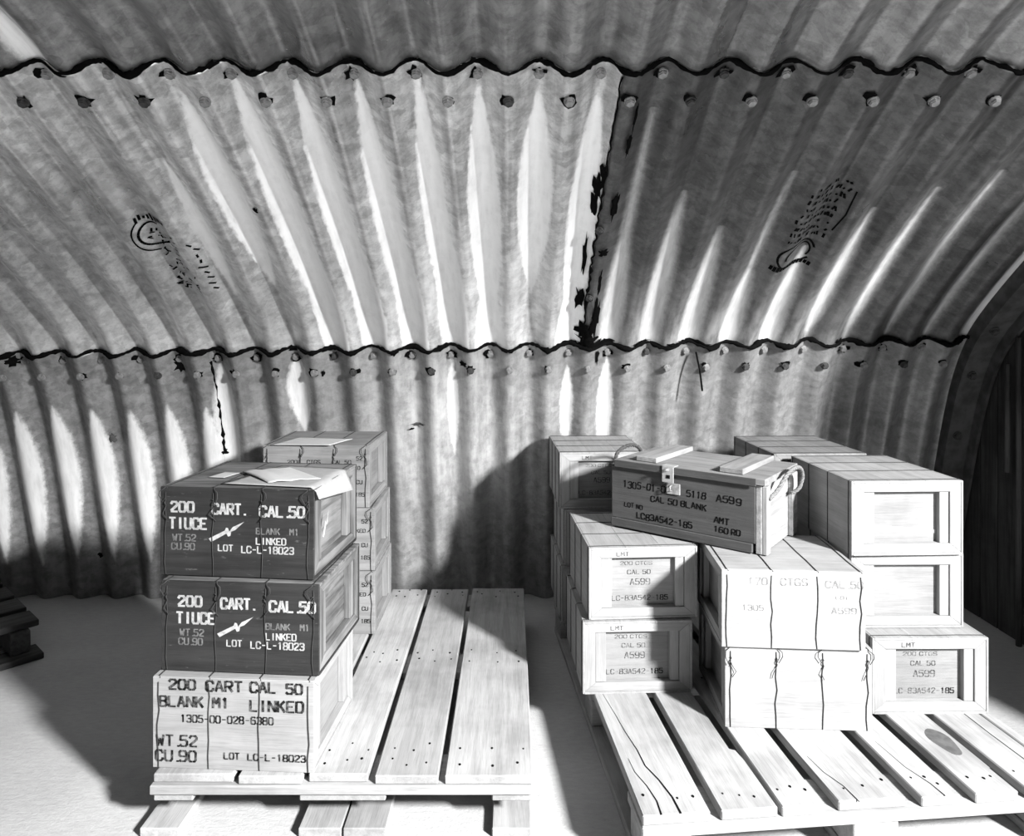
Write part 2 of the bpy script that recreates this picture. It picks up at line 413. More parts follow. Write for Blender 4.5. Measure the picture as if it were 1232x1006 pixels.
for dx, df in ((.42, 1.0), (.5, .99), (.58, 1.0), (.66, 1.0), (.72, .995), (.36, .985), (.30, 1.02), (.62, .99)):
    blotch(dx, float(s_low(dx)) + 0.012 * (1 if df < 1 else .2), rng.uniform(.02, .05), rng.uniform(.006, .016), 0.004, plate_low_r)
for X in (-1.24, -1.10, -1.02, -1.26):
    blotch(X, float(s_top(X)) + rng.uniform(-.004, .012), .03, .009, 0.002, plate_mid_l)
for X, ds, wx, ws in ((-1.95, -.03, .020, .018), (-1.31, -.075, .018, .028), (-.45, -.005, .018, .012), (.33, -.05, .008, .03), (-.74, -.10, .006, .012), (-.19, -.068, .012, .014)):
    blotch(X, float(s_low(X)) + ds, wx, ws, 0.007, plate_low_r)
# split edge of the low sheet at its joint
n = 26; ss = np.linspace(0.0, 0.45, n)
bm = bmesh.new(); add_tube(bm, surf(X_K + 0.002 * rng.uniform(-1, 1, n), s_low(X_K) - .05 - ss * .9, 0.006), list(0.0012 + 0.0035 * np.abs(rng.normal(0, 1, n))), 5)
link('tar_bead', bm_mesh('tar_bead', bm, M['tar'], True), plate_low_l)
for X, s, wx, ws, mt in ((-.78, fm(.42), .007, .010, 'tar'), (-1.63, .72, .010, .02, 'rust'), (-1.18, .66, .012, .012, 'tar'), (-1.76, .18, .012, .012, 'tar'), (-.38, .78, .03, .006, 'rust'), (-.41, .76, .012, .004, 'tar'), (-1.36, .36, .008, .02, 'rust')):
    blotch(X, s, wx, ws, 0.008 if s < S_LOW0 else 0.0, plate_low_l if s < S_LOW0 else plate_mid_l, 'rust_spot' if mt == 'rust' else 'tar_patch', mat=mt)

# ---- bolts: one row in the troughs, one on the ridges below every lapped seam
def bolt_mesh(name, r, mat):
    bm = bmesh.new()
    add_prism(bm, [(1.15*r*math.cos(a), 1.15*r*math.sin(a)) for a in np.linspace(0, 2*math.pi, 12, endpoint=False)], 0, 0.005, 'z')
    six = [(r*math.cos(a), r*math.sin(a)) for a in np.linspace(0, 2*math.pi, 6, endpoint=False)]
    add_prism(bm, six, 0.005, 0.012, 'z')
    add_prism(bm, [(p[0]*.8, p[1]*.8) for p in six], 0.012, 0.015, 'z')
    return bm_mesh(name, bm, mat)
BOLT, BOLT2 = bolt_mesh('bolt', 0.0125, M['bolt']), bolt_mesh('bolt', 0.0125, M['rust'])
def put_bolt(X, s, off, parent, me):
    p = surf(X, s, off); nn = normal(X, s)
    o = link('bolt', me, parent); o.location = Vector(p)
    o.rotation_mode = 'QUATERNION'; o.rotation_quaternion = nn.to_track_quat('Z', 'Y') @ Matrix.Rotation(random.uniform(0, 1), 3, 'Z').to_quaternion()
def bolt_rows(sf, x0, x1, off, pl, pr, xj, rust):
    for k in range(-30, 20):
        for h, ds in ((0, -0.040), (0.5, -0.090)):
            X = rib_x(k + h)
            if not (x0 < X < x1): continue
            me = BOLT2 if random.random() < rust else BOLT
            par = pl if X < xj else pr
            put_bolt(X, float(sf(X)) + ds, off, par, me)
            if random.random() < 0.75:
                blotch(X + random.uniform(-.008, .004), float(sf(X)) + ds + random.uniform(-.003, .004), random.uniform(.014, .020), random.uniform(.014, .019), off, par, n=12)
bolt_rows(s_top, -1.45, 1.4, -0.002, plate_mid_l, plate_mid_r, X_J - .03, 0.12)
bolt_rows(s_low, -2.15, 1.70, 0.006, plate_low_l, plate_low_r, X_K, 0.2)
for f in (.5, .78): put_bolt(X_J + .01, fm(f), -0.004, plate_mid_r, BOLT2)
# loose wire hanging from the low seam
p0 = surf(.71, float(s_low(.71)) - .03, .015)
link('hanging_wire', tube_mesh('hanging_wire', [p0, p0 + np.array([.012, -.01, -.07]), p0 + np.array([.022, -.01, -.15])], 0.0035, M['tar']), plate_low_r)

# ---- the maker's stamps on the sheets (worn oval marks, illegible)
def stroke_on_sheet(bm, pts, w, off):
    P = np.array(pts)
    for a, b in zip(P[:-1], P[1:]):
        m = max(1, int(np.hypot(*(b - a)) / 0.012)); t = (b - a) / max(np.hypot(*(b - a)), 1e-6); nn = np.array([-t[1], t[0]]) * w / 2
        for q in range(m):
            A = a + (b - a) * q / m; B = a + (b - a) * (q + 1) / m
            vs = [bm.verts.new(tuple(surf(p[0], p[1], off))) for p in (A - nn, B - nn, B + nn, A + nn)]
            bm.faces.new(vs)
def arc(cx, cs, rx, rs, a0, a1, n=20): return [(cx + rx*math.cos(math.radians(a)), cs + rs*math.sin(math.radians(a))) for a in np.linspace(a0, a1, n)]

# ------------------------------------------------------------------ stroke lettering
G = {
 '0': [[(1.6,0),(.8,0),(0,1),(0,5),(.8,6),(1.6,6)], [(2.4,0),(3.2,0),(4,1),(4,5),(3.2,6),(2.4,6)]],
 '1': [[(1,5),(2,6),(2,0)]],
 '2': [[(0,4.8),(.8,6),(3.2,6),(4,5),(4,4),(0,.6)], [(0,0),(4,0)]],
 '3': [[(0,5.2),(.8,6),(3.2,6),(4,5.2),(4,3.8),(3.2,3.1),(1.4,3.1)], [(3.2,2.9),(4,2.2),(4,.8),(3.2,0),(.8,0),(0,.8)]],
 '4': [[(3,0),(3,6),(0,2),(4,2)]],
 '5': [[(4,6),(.3,6),(.1,3.4)], [(.1,3.4),(3,3.6),(4,2.6),(4,1),(3.1,0),(.8,0),(0,.8)]],
 '6': [[(3.8,5.4),(3.1,6),(.9,6),(0,5),(0,1),(.8,0)], [(1.4,0),(3.2,0),(4,.8),(4,2.6),(3.2,3.3),(.4,3.3)]],
 '7': [[(0,6),(4,6),(1.6,0)]],
 '8': [[(1.4,0),(.7,0),(0,.7),(0,2.3),(1,3.1),(.2,3.9),(.2,5.3),(.9,6),(1.6,6)], [(2.4,0),(3.3,0),(4,.7),(4,2.3),(3,3.1),(3.8,3.9),(3.8,5.3),(3.1,6),(2.4,6)], [(1,3.1),(3,3.1)]],
 '9': [[(.2,.6),(.9,0),(3.1,0),(4,1),(4,5),(3.2,6)], [(2.6,6),(.8,6),(0,5.2),(0,3.5),(.8,2.8),(3.6,2.8)]],
 'A': [[(0,0),(1.8,6)], [(2.2,6),(4,0)], [(1.1,2),(2.9,2)]],
 'B': [[(0,0),(0,6)], [(.6,6),(3.1,6),(3.8,5.2),(3.8,3.9),(3,3.2),(.8,3.2)], [(3.1,3),(4,2.2),(4,.8),(3.1,0),(.6,0)]],
 'C': [[(1.8,0),(.9,0),(0,1),(0,5),(.9,6),(1.8,6)], [(2.4,0),(3.1,0),(4,.9),(4,1.6)], [(2.4,6),(3.1,6),(4,5.1),(4,4.4)]],
 'D': [[(0,0),(0,6)], [(.7,6),(3,6),(4,5),(4,1),(3,0),(.7,0)]],
 'E': [[(0,0),(0,6)], [(.6,6),(4,6)], [(.6,3.1),(3,3.1)], [(.6,0),(4,0)]],
 'G': [[(1.8,0),(.9,0),(0,1),(0,5),(.9,6),(1.8,6)], [(2.4,0),(4,0),(4,2.6),(2.6,2.6)], [(2.4,6),(3.1,6),(4,5)]],
 'I': [[(2,0),(2,6)]],
 'K': [[(0,0),(0,6)], [(3.8,6),(.7,3.1)], [(1.4,3.5),(4,0)]],
 'L': [[(0,6),(0,0)], [(.5,0),(3.8,0)]],
 'M': [[(0,0),(0,6)], [(.4,6),(2,2.6),(3.6,6)], [(4,6),(4,0)]],
 'N': [[(0,0),(0,6)], [(.4,5.6),(3.6,.4)], [(4,6),(4,0)]],
 'O': [[(1.6,0),(.8,0),(0,1),(0,5),(.8,6),(1.6,6)], [(2.4,0),(3.2,0),(4,1),(4,5),(3.2,6),(2.4,6)]],
 'R': [[(0,0),(0,6)], [(.6,6),(3.2,6),(4,5.2),(4,3.8),(3.2,3),(.6,3)], [(2,2.8),(4,0)]],
 'S': [[(4,5.2),(3.2,6),(.8,6),(0,5.2),(0,3.9),(.8,3.2),(1.8,3.1)], [(2.2,3),(3.2,2.8),(4,2.1),(4,.8),(3.2,0),(.8,0),(0,.8)]],
 'T': [[(0,6),(4,6)], [(2,5.4),(2,0)]],
 'U': [[(0,6),(0,1),(.8,0),(1.6,0)], [(2.4,0),(3.2,0),(4,1),(4,6)]],
 'W': [[(0,6),(.8,0),(2,4)], [(2,4),(3.2,0),(4,6)]],
 'X': [[(0,0),(4,6)], [(0,6),(4,0)]],
 '.': [[(1.2,0),(2.2,0)]], '-': [[(.6,3),(3.4,3)]], '/': [[(0,0),(4,6)]],
}
def lettering(name, parent, lines, mat, y, face='front', jit=0.0, hand=0.0):
    """lines: (text, u0, v0, height, advance, stroke); u along the face, v up; one flat printed word per object, a hair in front of the face"""
    res = []
    for (txt, u0, v0, h, adv, sw) in lines:
        bm = bmesh.new(); u = u0
        for ch in txt:
            if ch in G:
                k = h / 6.0; kx = adv * 0.72 / 4.0; sl = hand * random.uniform(-.3, 1.0)
                oy = hand * random.uniform(-1, 1) * h * 0.12
                for pl in G[ch]:
                    P = [Vector((u + p[0]*kx + sl*0.15*p[1]*k + random.uniform(-jit, jit), v0 + oy + p[1]*k + random.uniform(-jit, jit))) for p in pl]
                    for a, b in zip(P[:-1], P[1:]):
                        t = (b - a); L = max(t.length, 1e-6); t = t / L; nn = Vector((-t.y, t.x)) * sw * (0.5 if abs(t.y) > .5 else 0.36); e = t * sw * 0.2
                        qs = (a - e - nn, b + e - nn, b + e + nn, a - e + nn)
                        if face == 'front': vs = [bm.verts.new((q.x, y, q.y)) for q in qs]
                        else: vs = [bm.verts.new((y, q.x, q.y)) for q in qs]
                        bm.faces.new(vs)
            u += adv * (0.5 if ch in '. ' else 1.0)
        res.append(link(name, bm_mesh(name, bm, mat), parent))
    return res
def flat_poly(name, parent, poly, mat, y, face='front'):
    V = [(p[0], y, p[1]) if face == 'front' else (y, p[0], p[1]) for p in poly]
    return link(name, mesh(name, V, [tuple(range(len(V)))], mat), parent)

bm = bmesh.new()
cx, cs, w = rib_x(-6.45) - .09, fm(.53, -1.07), .0070
stroke_on_sheet(bm, arc(cx, cs, .044, .050, 60, 330), w, -0.0008)
stroke_on_sheet(bm, arc(cx, cs, .060, .075, 120, 260), w*.7, -0.0008)
for i in range(9): stroke_on_sheet(bm, [(cx - .03 + i*.011, cs + .062 + .008*math.sin(i)), (cx - .028 + i*.011, cs + .085 + .006*math.sin(i*2))], w, -0.0008)
for i in range(60):
    a, b = random.uniform(-.02, .07), random.uniform(-.28, .01); L = random.uniform(.004, .022); th = random.uniform(0, 3.1)
    stroke_on_sheet(bm, [(cx + a, cs + b), (cx + a + L*math.cos(th), cs + b + L*math.sin(th))], random.uniform(.003, .007), -0.0008)
for i in range(9): stroke_on_sheet(bm, [(cx + .105 + random.uniform(-.012, .012), cs - .02 - i*.028), (cx + .115 + random.uniform(-.01, .01), cs - .035 - i*.028)], .006, -0.0008)
link('maker_stamp', bm_mesh('maker_stamp', bm, M['stamp']), plate_mid_l)
bm = bmesh.new()
cx, cs = rib_x(6.55) + .035, fm(.62, .92)
stroke_on_sheet(bm, arc(cx, cs, .062, .060, 20, 330), w, -0.0058)
stroke_on_sheet(bm, arc(cx + .008, cs, .042, .044, -30, 200), w*.8, -0.0058)
for i in range(13): stroke_on_sheet(bm, [(cx - .07 + i*.011, cs - .065 - .004*math.sin(i)), (cx - .068 + i*.011, cs - .045)], w*1.3, -0.0058)
for r in range(9):
    for i in range(12):
        if random.random() < .72:
            a = cx - .055 + i*.0105 + .004*random.uniform(-1, 1); b = cs + .075 + r*.030
            stroke_on_sheet(bm, [(a, b), (a + random.uniform(-.006, .006), b + random.uniform(.006, .02))], random.uniform(.004, .008), -0.0058)
stroke_on_sheet(bm, [(cx + .075, cs + .12), (cx + .085, cs + .20), (cx + .08, cs + .30)], .004, -0.0058)
link('maker_stamp', bm_mesh('maker_stamp', bm, M['stamp']), plate_mid_r)

# ---- right end: flange angle round the arch and a boarded end wall
def sweep(name, prof, x_at, mat, parent, s0=0.0, s1=SMAX, n=90):
    ss = np.linspace(s0, s1, n); bm = bmesh.new(); rings = []
    for s in ss:
        rings.append([bm.verts.new(tuple(surf(x_at + px, s, po, flat=1.0))) for px, po in prof])
    m = len(prof)
    for a, b in zip(rings[:-1], rings[1:]):
        for k in range(m): bm.faces.new((a[k], a[(k+1) % m], b[(k+1) % m], b[k]))
    bm.faces.new(rings[0]); bm.faces.new(rings[-1][::-1])
    return link(name, bm_mesh(name, bm, mat), parent)
trim = tag(empty('trim_1'), 'dark steel angle flange round the right end of the vault', None, None, 'structure')
sweep('flange_angle', [(0, -.03), (.10, -.03), (.10, .075), (.088, .075), (.088, .032), (0, .032)], 1.755, M['flange'], trim)
sweep('flange_lip', [(0, 0), (.02, 0), (.02, .012), (0, .012)], 1.824, M['flange'], trim, n=90).location = (0, 0, 0)
for s in (.45, .75, 1.02, 1.25, 1.55): 
    p = surf(1.79, s, .034, flat=1.0); e = 1e-3; t = surf(1.79, s+e, 0, 1.0) - surf(1.79, s, 0, 1.0)
    nn = Vector((0, -t[2], t[1])).normalized()
    o = link('bolt', BOLT2, trim, p); o.rotation_mode = 'QUATERNION'; o.rotation_quaternion = nn.to_track_quat('Z', 'Y'); o.scale = (1.2, 1.2, 1.2)
wr = tag(empty('wall_right'), 'dark vertical board end wall beside the crates', None, None, 'structure')
y = 3.3; i = 0
while y > 1.7:
    wd = 0.10 + 0.004 * ((i * 7) % 5)
    link('plank', box_mesh('plank', 1.862 + .004*((i*3) % 3), 1.90, y - wd + .006, y, 0, 2.3, M['endwall']), wr); y -= wd; i += 1
DY0, DY1 = -1.75, 1.08                       # the doorway
link('board_wall', box_mesh('board_wall', 1.862, 1.90, DY1, y, 0, 2.5, M['endwall']), wr)
link('board_wall', box_mesh('board_wall', 1.862, 1.90, -3.3, DY0, 0, 2.5, M['endwall']), wr)
link('backing', box_mesh('backing', 1.901, 1.93, DY1, 3.35, 0, 2.5, M['endwall']), wr)
door = tag(empty('door_1', (1.895, 0, 0)), 'open doorway in the right end wall', None, None, 'structure')
for ya in (DY0 - .05, DY1 - .002): link('door_jamb', box_mesh('door_jamb', -.04, .06, ya, ya + .05, 0, 2.3, M['endwall'], .003), door)
link('pipe', tube_mesh('pipe', [(1.835, 2.57, 0.62), (1.835, 2.57, 1.02)], 0.010, M['endwall'], 8), wr)
link('pipe', tube_mesh('pipe', [(1.84, 2.52, 0.0), (1.84, 2.52, 1.12)], 0.010, M['endwall'], 8), wr)

# ---- the rest of the room: floor, near half of the vault, left end
fl = tag(link('floor', box_mesh('floor', -3.7, 1.93, -3.35, 3.2, -0.1, 0.0, M['concrete'], 0)), 'pale brushed concrete floor', None, None, 'structure')
def near_half():
    xs = np.linspace(X_L, 1.9, 3); P = []; Fc = []
    prof = [(d, z) for d, z in zip(D_[::10], Z_[::10]) if S_[list(D_).index(d)] > SMAX - 0.92] + [(-0.2 - d, z) for d, z in zip(D_[::-12], Z_[::-12])] + [(-0.2 - D_[0], 0.0)]
    for x in xs: P += [(x, d, z + .012) for d, z in prof]
    m = len(prof)
    for a in range(len(xs) - 1):
        for k in range(m - 1): Fc.append((a*m+k, (a+1)*m+k, (a+1)*m+k+1, a*m+k+1))
    o = link('ceiling', mesh('ceiling', P, Fc, M['nearsteel'], True)); mo = o.modifiers.new('t', 'SOLIDIFY'); mo.thickness = .01
    return tag(o, 'galvanized vault sheet over the camera side', None, None, 'structure')
M['nearsteel'] = plain('dull_near_sheet', 0.07, 0.6, 0.0, 0.1, 4)
near_half()
tag(link('wall_left', box_mesh('wall_left', -3.7, -3.6, -3.35, 3.2, 0, 2.3, M['endwall'], 0)), 'dark end wall far left of the pallets', None, None, 'structure')

# ------------------------------------------------------------------ pallets
def board(name, outline, z0, z1, mat, parent, bev=0.0025):
    cx = sum(p[0] for p in outline)/len(outline); cy = sum(p[1] for p in outline)/len(outline); cz = (z0+z1)/2
    me = prism_mesh(name, [(p[0]-cx, p[1]-cy) for p in outline], z0-cz, z1-cz, 'z', mat, bev)
    return link(name, me, parent, (cx, cy, cz))
def rect(x0, x1, y0, y1): return [(x0, y0), (x1, y0), (x1, y1), (x0, y1)]
def nails(parent, pts, z):
    bm = bmesh.new()
    for (x, y) in pts:
        r = random.uniform(.0022, .0038)
        add_prism(bm, [(x + r*math.cos(a), y + 1.3*r*math.sin(a)) for a in np.linspace(0, 6.28, 7)[:-1]], z - .001, z + .0007, 'z')
    o = link('nail_heads', bm_mesh('nail_heads', bm, M['crack']), parent); o['kind'] = 'stuff'; o.location = -Vector(parent.location); return o
def crack(parent, pts, z, w):
    bm = bmesh.new()
    n = len(pts)
    for i, (a, b) in enumerate(zip(pts[:-1], pts[1:])):
        a = Vector(a); b = Vector(b); t = (b-a).normalized(); nn = Vector((-t.y, t.x))
        wa, wb = w*(1 - i/(n))/1, w*(1 - (i+1)/n)
        vs = [bm.verts.new((q.x, q.y, z + .0006)) for q in (a - nn*wa/2, b - nn*wb/2, b + nn*wb/2, a + nn*wa/2)]
        bm.faces.new(vs)
    o = link('split', bm_mesh('split', bm, M['crack']), parent); o.location = -Vector(parent.location); return o
# left pallet: origin on the floor at the middle of its front edge
PT = 0.14
lp = tag(empty('wooden_pallet', (-0.386, 1.575, 0)), 'wide-board wooden pallet under the dark painted crates, with its right half empty', 'pallet')
LB = [(-.432, -.25), (-.236, -.092), (-.078, .057), (.074, .218), (.233, .433)]
for i, (a, b) in enumerate(LB):
    j = random.uniform(-.006, .004)
    o = board('deck_board', rect(a, b, j + .006, 1.125 + random.uniform(-.006, .006)), PT - .020, PT, M['pallet_y'], lp)
    nails(o, [(a + .02 + (b-a-.04)*q + random.uniform(-.01, .01), yy + random.uniform(-.015, .015)) for q in (.05, .5, .95) for yy in (.05, .11, .55, .60, 1.06, 1.10)], PT)
for (y0, y1) in ((-.004, .115), (.51, .63), (1.01, 1.12)):
    board('cross_board', rect(-.436, .432, y0, y1), PT - .042, PT - .0205, M['pallet_x'], lp)
for (a, b) in ((-.43, -.34), (-.10, -.002), (.002, .10), (.34, .43)):
    board('bottom_board', rect(a - (0.03 if a < -.3 else 0), b - (0.03 if a < -.3 else 0), .0, 1.12), 0.0, .021, M['pallet_y'], lp)
for (a, b) in ((-.43, -.34), (-.098, .098), (.34, .43)):
    board('stringer_board', rect(a, b, .004, 1.118), PT - .060, PT - .0425, M['pallet_y'], lp)
    for y0 in (.13, .52, 1.0):
        board('block', rect(a + .008, b - .008, y0, y0 + .1), .0215, PT - .0605, M['pallet_x'], lp)
# right pallet
rp = tag(empty('wooden_pallet', (0.272, 1.447, 0), math.radians(5.3)), 'narrow-slatted wooden pallet under the pale crates, split board at its left edge', 'pallet')
RB = [(0, .146), (.1695, .2817), (.303, .397), (.4317, .584), (.6183, .7075), (.7435, .8437), (.8686, .990), (.9945, 1.022)]
for i, (a, b) in enumerate(RB):
    y0 = random.uniform(-.006, .004)
    if i == 1: out = [(a, y0), (b + .012, y0), (b + .008, .16), (b + .005, .20), (b - .012, .203), (b - .012, 1.21), (a, 1.21)]
    elif i == 3: out = [(a, y0), (b, y0), (b, 1.2), (a + .006, 1.2), (a + .004, .42), (a - .006, .40), (a - .003, .2)]
    else: out = rect(a, b, y0, 1.205)
    o = board('deck_board', out, PT - .022, PT, M['pallet_y'], rp)
    nails(o, [(a + .015 + (b-a-.03)*q + random.uniform(-.008, .008), yy + random.uniform(-.015, .015)) for q in (.1, .6, .95) for yy in (.05, .55, 1.15)], PT)
    if i == 0:
        crack(o, [(.082, -.002), (.080, .05), (.068, .11), (.052, .16), (.050, .22), (.040, .30), (.034, .38), (.024, .48)], PT, .005)
        crack(o, [(.040, -.002), (.043, .04), (.036, .09), (.022, .14), (.020, .19)], PT, .004)
    if i == 3: crack(o, [(.475, -.002), (.470, .05), (.452, .10), (.445, .16)], PT, .003)
    if i == 4: crack(o, [(.672, -.002), (.668, .04), (.650, .10), (.642, .2)], PT, .003)
    if i == 5:
        bm = bmesh.new(); add_prism(bm, [(.808 + .026*math.cos(q)*(1 + .12*math.sin(3*q)), .185 + .055*math.sin(q)) for q in np.linspace(0, 6.283, 24, endpoint=False)], PT - .0005, PT + .0004, 'z')
        st = link('oil_stain', bm_mesh('oil_stain', bm, M['stain']), o); st.location = -Vector(o.location)
    if i == 6: crack(o, [(.95, .0), (.948, .2), (.952, .4), (.947, .7)], PT, .003)
for (y0, y1) in ((-.006, .115), (.53, .65), (1.09, 1.205)):
    board('cross_board', rect(-.002, 1.024, y0, y1), PT - .046, PT - .0225, M['pallet_x'], rp)
for (a, b) in ((.0, .11), (.46, .57), (.91, 1.02)):
    board('bottom_board', rect(a, b, .0, 1.2), 0.0, .021, M['pallet_y'], rp)
    for y0 in (.0, .53, 1.09): board('block', rect(a + .004, b - .004, y0, y0 + .11), .0215, PT - .0465, M['pallet_x'], rp)
# weathered pallet at the far left
op = tag(empty('broken_pallet', (-2.10, 2.36, 0), math.radians(-42)), 'dark weathered pallet lying on the floor at the left edge by the wall', 'pallet')
for k, (x0, x1) in enumerate(((-.40, -.27), (-.22, -.09), (-.05, .08), (.12, .24))):
    board('plank', rect(x0, x1, -.32, .36), .098, .120, M['old_y'], op)
for y0 in (-.30, .0, .27): board('stringer', rect(-.40, .26, y0, y0 + .06), .022, .0975, M['old_x'], op)
for x0 in (-.38, -.05, .20): board('plank', rect(x0, x0 + .10, -.40, .36), 0, .0215, M['old_y'], op)

# ------------------------------------------------------------------ wirebound crates
L_, W_, H_ = 0.372, 0.308, 0.200
WX = [-.462, -.15, .165, .465]
def crate_parts(kind, L, W, H, loops):
    """meshes of one wirebound crate: long faces at -y / +y, framed ends at -x / +x, base at z = 0"""
    A = {'pale': 'box', 'tan': 'tan', 'green': 'green'}[kind]
    AE = 'gend' if kind == 'green' else A
    t, c = 0.006, 0.022                      # panel thickness, cleat thickness
    x0, x1, y0, y1 = -L/2, L/2, -W/2, W/2
    out = []
    out.append(('side_panel', box_mesh('side_panel', x0, x1, y0, y0 + t, 0, H, M[A + '_x'], .0012)))
    out.append(('side_panel', box_mesh('side_panel', x0, x1, y1 - t, y1, 0, H, M[A + '_x'], .0012)))
    out.append(('bottom_panel', box_mesh('bottom_panel', x0, x1, y0 + t, y1 - t, 0, t, M[A + '_x'], 0)))
    # top made of three thin slats
    n = 3; yy = np.linspace(y0 + t, y1 - t, n + 1)
    for q in range(n):
        out.append(('top_slat', box_mesh('top_slat', x0, x1, yy[q] + .0002, yy[q+1] - .0002, H - t, H, M[AE + '_x'], .0004)))
    cw = 0.030
    a, b, lo, hi = y0 + t, y1 - t, t, H - t
    for s in (-1, 1):
        xe = s * (L/2 - .0015); xi = s * (L/2 - c)
        p = sorted((xe, xi))
        fr = {'top_cleat': [(a, hi), (b, hi), (b - cw, hi - cw*.8), (a + cw, hi - cw*.8)], 'bottom_cleat': [(a, lo), (b, lo), (b - cw, lo + cw*.8), (a + cw, lo + cw*.8)],
              'end_cleat': [(a, lo), (a + cw, lo + cw*.8), (a + cw, hi - cw*.8), (a, hi)], 'end_cleat ': [(b, lo), (b - cw, lo + cw*.8), (b - cw, hi - cw*.8), (b, hi)]}
        for k, poly in fr.items():
            out.append((k.strip(), prism_mesh(k.strip(), poly, p[0], p[1], 'x', M[AE + ('_y' if 'end' not in k else '_z')], .0010)))
        p2 = sorted((s * (L/2 - .006), xi))
        for (u0, u1) in ((a + cw + .001, a + cw + .026), (b - cw - .030, b - cw - .001)):
            out.append(('batten', box_mesh('batten', p2[0], p2[1], u0, u1, lo + cw*.8 + .0005, hi - cw*.8 - .0005, M[AE + '_z'], .0010)))
        p3 = sorted((xi, s * (L/2 - c - .006)))
        out.append(('end_panel', box_mesh('end_panel', p3[0], p3[1], a, b, lo, hi, M[('panel' if AE == 'box' else AE) + '_y'], 0)))
    for q, f in enumerate(WX):
        x = f * L; r = .0011; j = lambda k=.0012: random.uniform(-k, k)
        bm = bmesh.new(); e = .0012
        pts = [(x, y0 - e, H - .012)] + [(x + j(.003), y0 - e - .0004, z) for z in np.linspace(H*.8, H*.15, 5)] + [(x, y0 - e, 0.003), (x, y0, .0015), (x, y1, .0015), (x, y1 + e, .004)] + \
              [(x + j(), y1 + e, H*.5), (x, y1 + e, H - .002), (x, y1 - .004, H + e)] + [(x + j(.002), y0 + W*k, H + e) for k in (.75, .5, .25)] + [(x, y0 + .004, H + e), (x + .004, y0 - e, H - .002)]
        add_tube(bm, pts, r, 5)
        if loops:   # twisted loop ends at the top front edge
            for m in range(1):
                h = .034 + .012*random.random(); d = random.choice((-1, 1))
                lp_ = [(x - d*.001, y0 + .003, H + .002), (x + d*.004, y0 - .003, H - .004), (x + d*.013, y0 - .006, H - .010), (x + d*.014, y0 - .007, H - h*.55), (x + d*.005, y0 - .0055, H - h), (x, y0 - .004, H - h*.75)]
                add_tube(bm, lp_, r, 5)
            add_tube(bm, [(x + .0022*math.sin(k*1.6), y0 - .003 - .0018*math.cos(k*1.6), H - .026 - k*.0035) for k in range(8)], r, 5)
            add_tube(bm, [(x + .002, y0 - .003, H - .045), (x + random.uniform(-.01, .014), y0 - .006, H - .062), (x + random.uniform(-.012, .016), y0 - .004, H - .078)], r*.9, 5)
        out.append(('binding_wire', bm_mesh('binding_wire', bm, M['wire'], True)))
    return out
CACHE = {}
def crate(kind, loc, rz, label, group, L=L_, W=W_, H=H_, loops=True, cat='crate'):
    key = (kind, L, W, H, loops)
    if key not in CACHE: CACHE[key] = crate_parts(*key)
    r = tag(empty('wirebound_crate', loc, rz), label, cat, group)
    for nm, me in CACHE[key]: link(nm, me, r)
    return r
def from_front(xl, yl, xr, yr, W):
    """centre and turn of a crate whose long front face runs from (xl, yl) to (xr, yr)"""
    a = math.atan2(yr - yl, xr - xl); mx, my = (xl + xr)/2, (yl + yr)/2
    return (mx - math.sin(a)*W/2, my + math.cos(a)*W/2, a)

# ---- left front stack: pale crate below, two dark painted ones above
HL = 0.2105; LL, WL = 0.380, 0.31
GRP_L = 'crates stacked at the front of the left pallet'
def stencil(root, ink, small, y, dx=0.0, arrow=True, shift=0):
    a = -LL/2 + dx
    lettering('stencil_lettering', root, [('200', a + .024, .152, .023, .0205, .0062), ('CART.', a + .128, .149, .024, .0185, .0062), ('CAL.50', a + .245, .146, .024, .0205, .0062),
              ('TIUCE', a + .020, .112, .025, .0195, .0062)], ink, y)
    lettering('stencil_lettering', root, [('LINKED', a + .236, .080, .015, .0125, .0034), ('LOT', a + .142, .062, .014, .013, .0034), ('LC-L-18023', a + .200, .059, .0155, .0130, .0036)], ink, y)
    lettering('small_stencil_lettering', root, [('WT.52', a + .028, .083, .015, .0135, .0034), ('CU.90', a + .025, .062, .015, .0135, .0034), ('BLANK', a + .236, .104, .014, .0120, .003), ('M1', a + .318, .104, .014, .0120, .003)], small, y)
    ar = [(.120, .083), (.160, .103), (.166, .100), (.172, .107), (.168, .111), (.204, .134), (.186, .132), (.176, .126), (.171, .120), (.166, .124), (.163, .120), (.164, .114), (.118, .094)]
    ar = [(.118, .090), (.158, .110), (.161, .117), (.166, .116), (.169, .108), (.178, .119), (.206, .132), (.184, .112), (.174, .108), (.172, .098), (.166, .096), (.162, .103), (.124, .082)]
    if arrow:
        flat_poly('cartridge_symbol', root, [(a + p[0], p[1]) for p in ar], M['white_ink'], y - .0001)
x, y, a = from_front(-.832, 1.606, -.4516, 1.584, WL)
b1 = crate('pale', (x, y, PT), a, 'pale wooden crate with large black stencilled lettering, bottom of the left front stack', GRP_L, LL, WL, HL, False)
yf = -WL/2 - .0007
lettering('stencil_lettering', b1, [('200', -.150, .183, .022, .0225, .006), ('CART', -.062, .181, .023, .0225, .006), ('CAL', .042, .181, .023, .0215, .006), ('50', .126, .180, .022, .021, .006),
          ('BLANK', -.172, .143, .023, .0215, .006), ('M1', -.046, .143, .022, .021, .006), ('LINKED', .042, .138, .024, .0215, .006),
          ('WT.52', -.180, .052, .024, .0225, .0055), ('CU.90', -.182, .017, .024, .0225, .0055)], M['black_ink'], yf)
lettering('small_stencil_lettering', b1, [('1305-00-028-6380', -.122, .108, .016, .0138, .0038), ('LOT', -.020, .026, .014, .0130, .0038), ('LC-L-18023', .036, .025, .0145, .0138, .0038)], M['black_ink'], yf)
x, y, a = from_front(-.823, 1.631, -.4456, 1.600, WL)
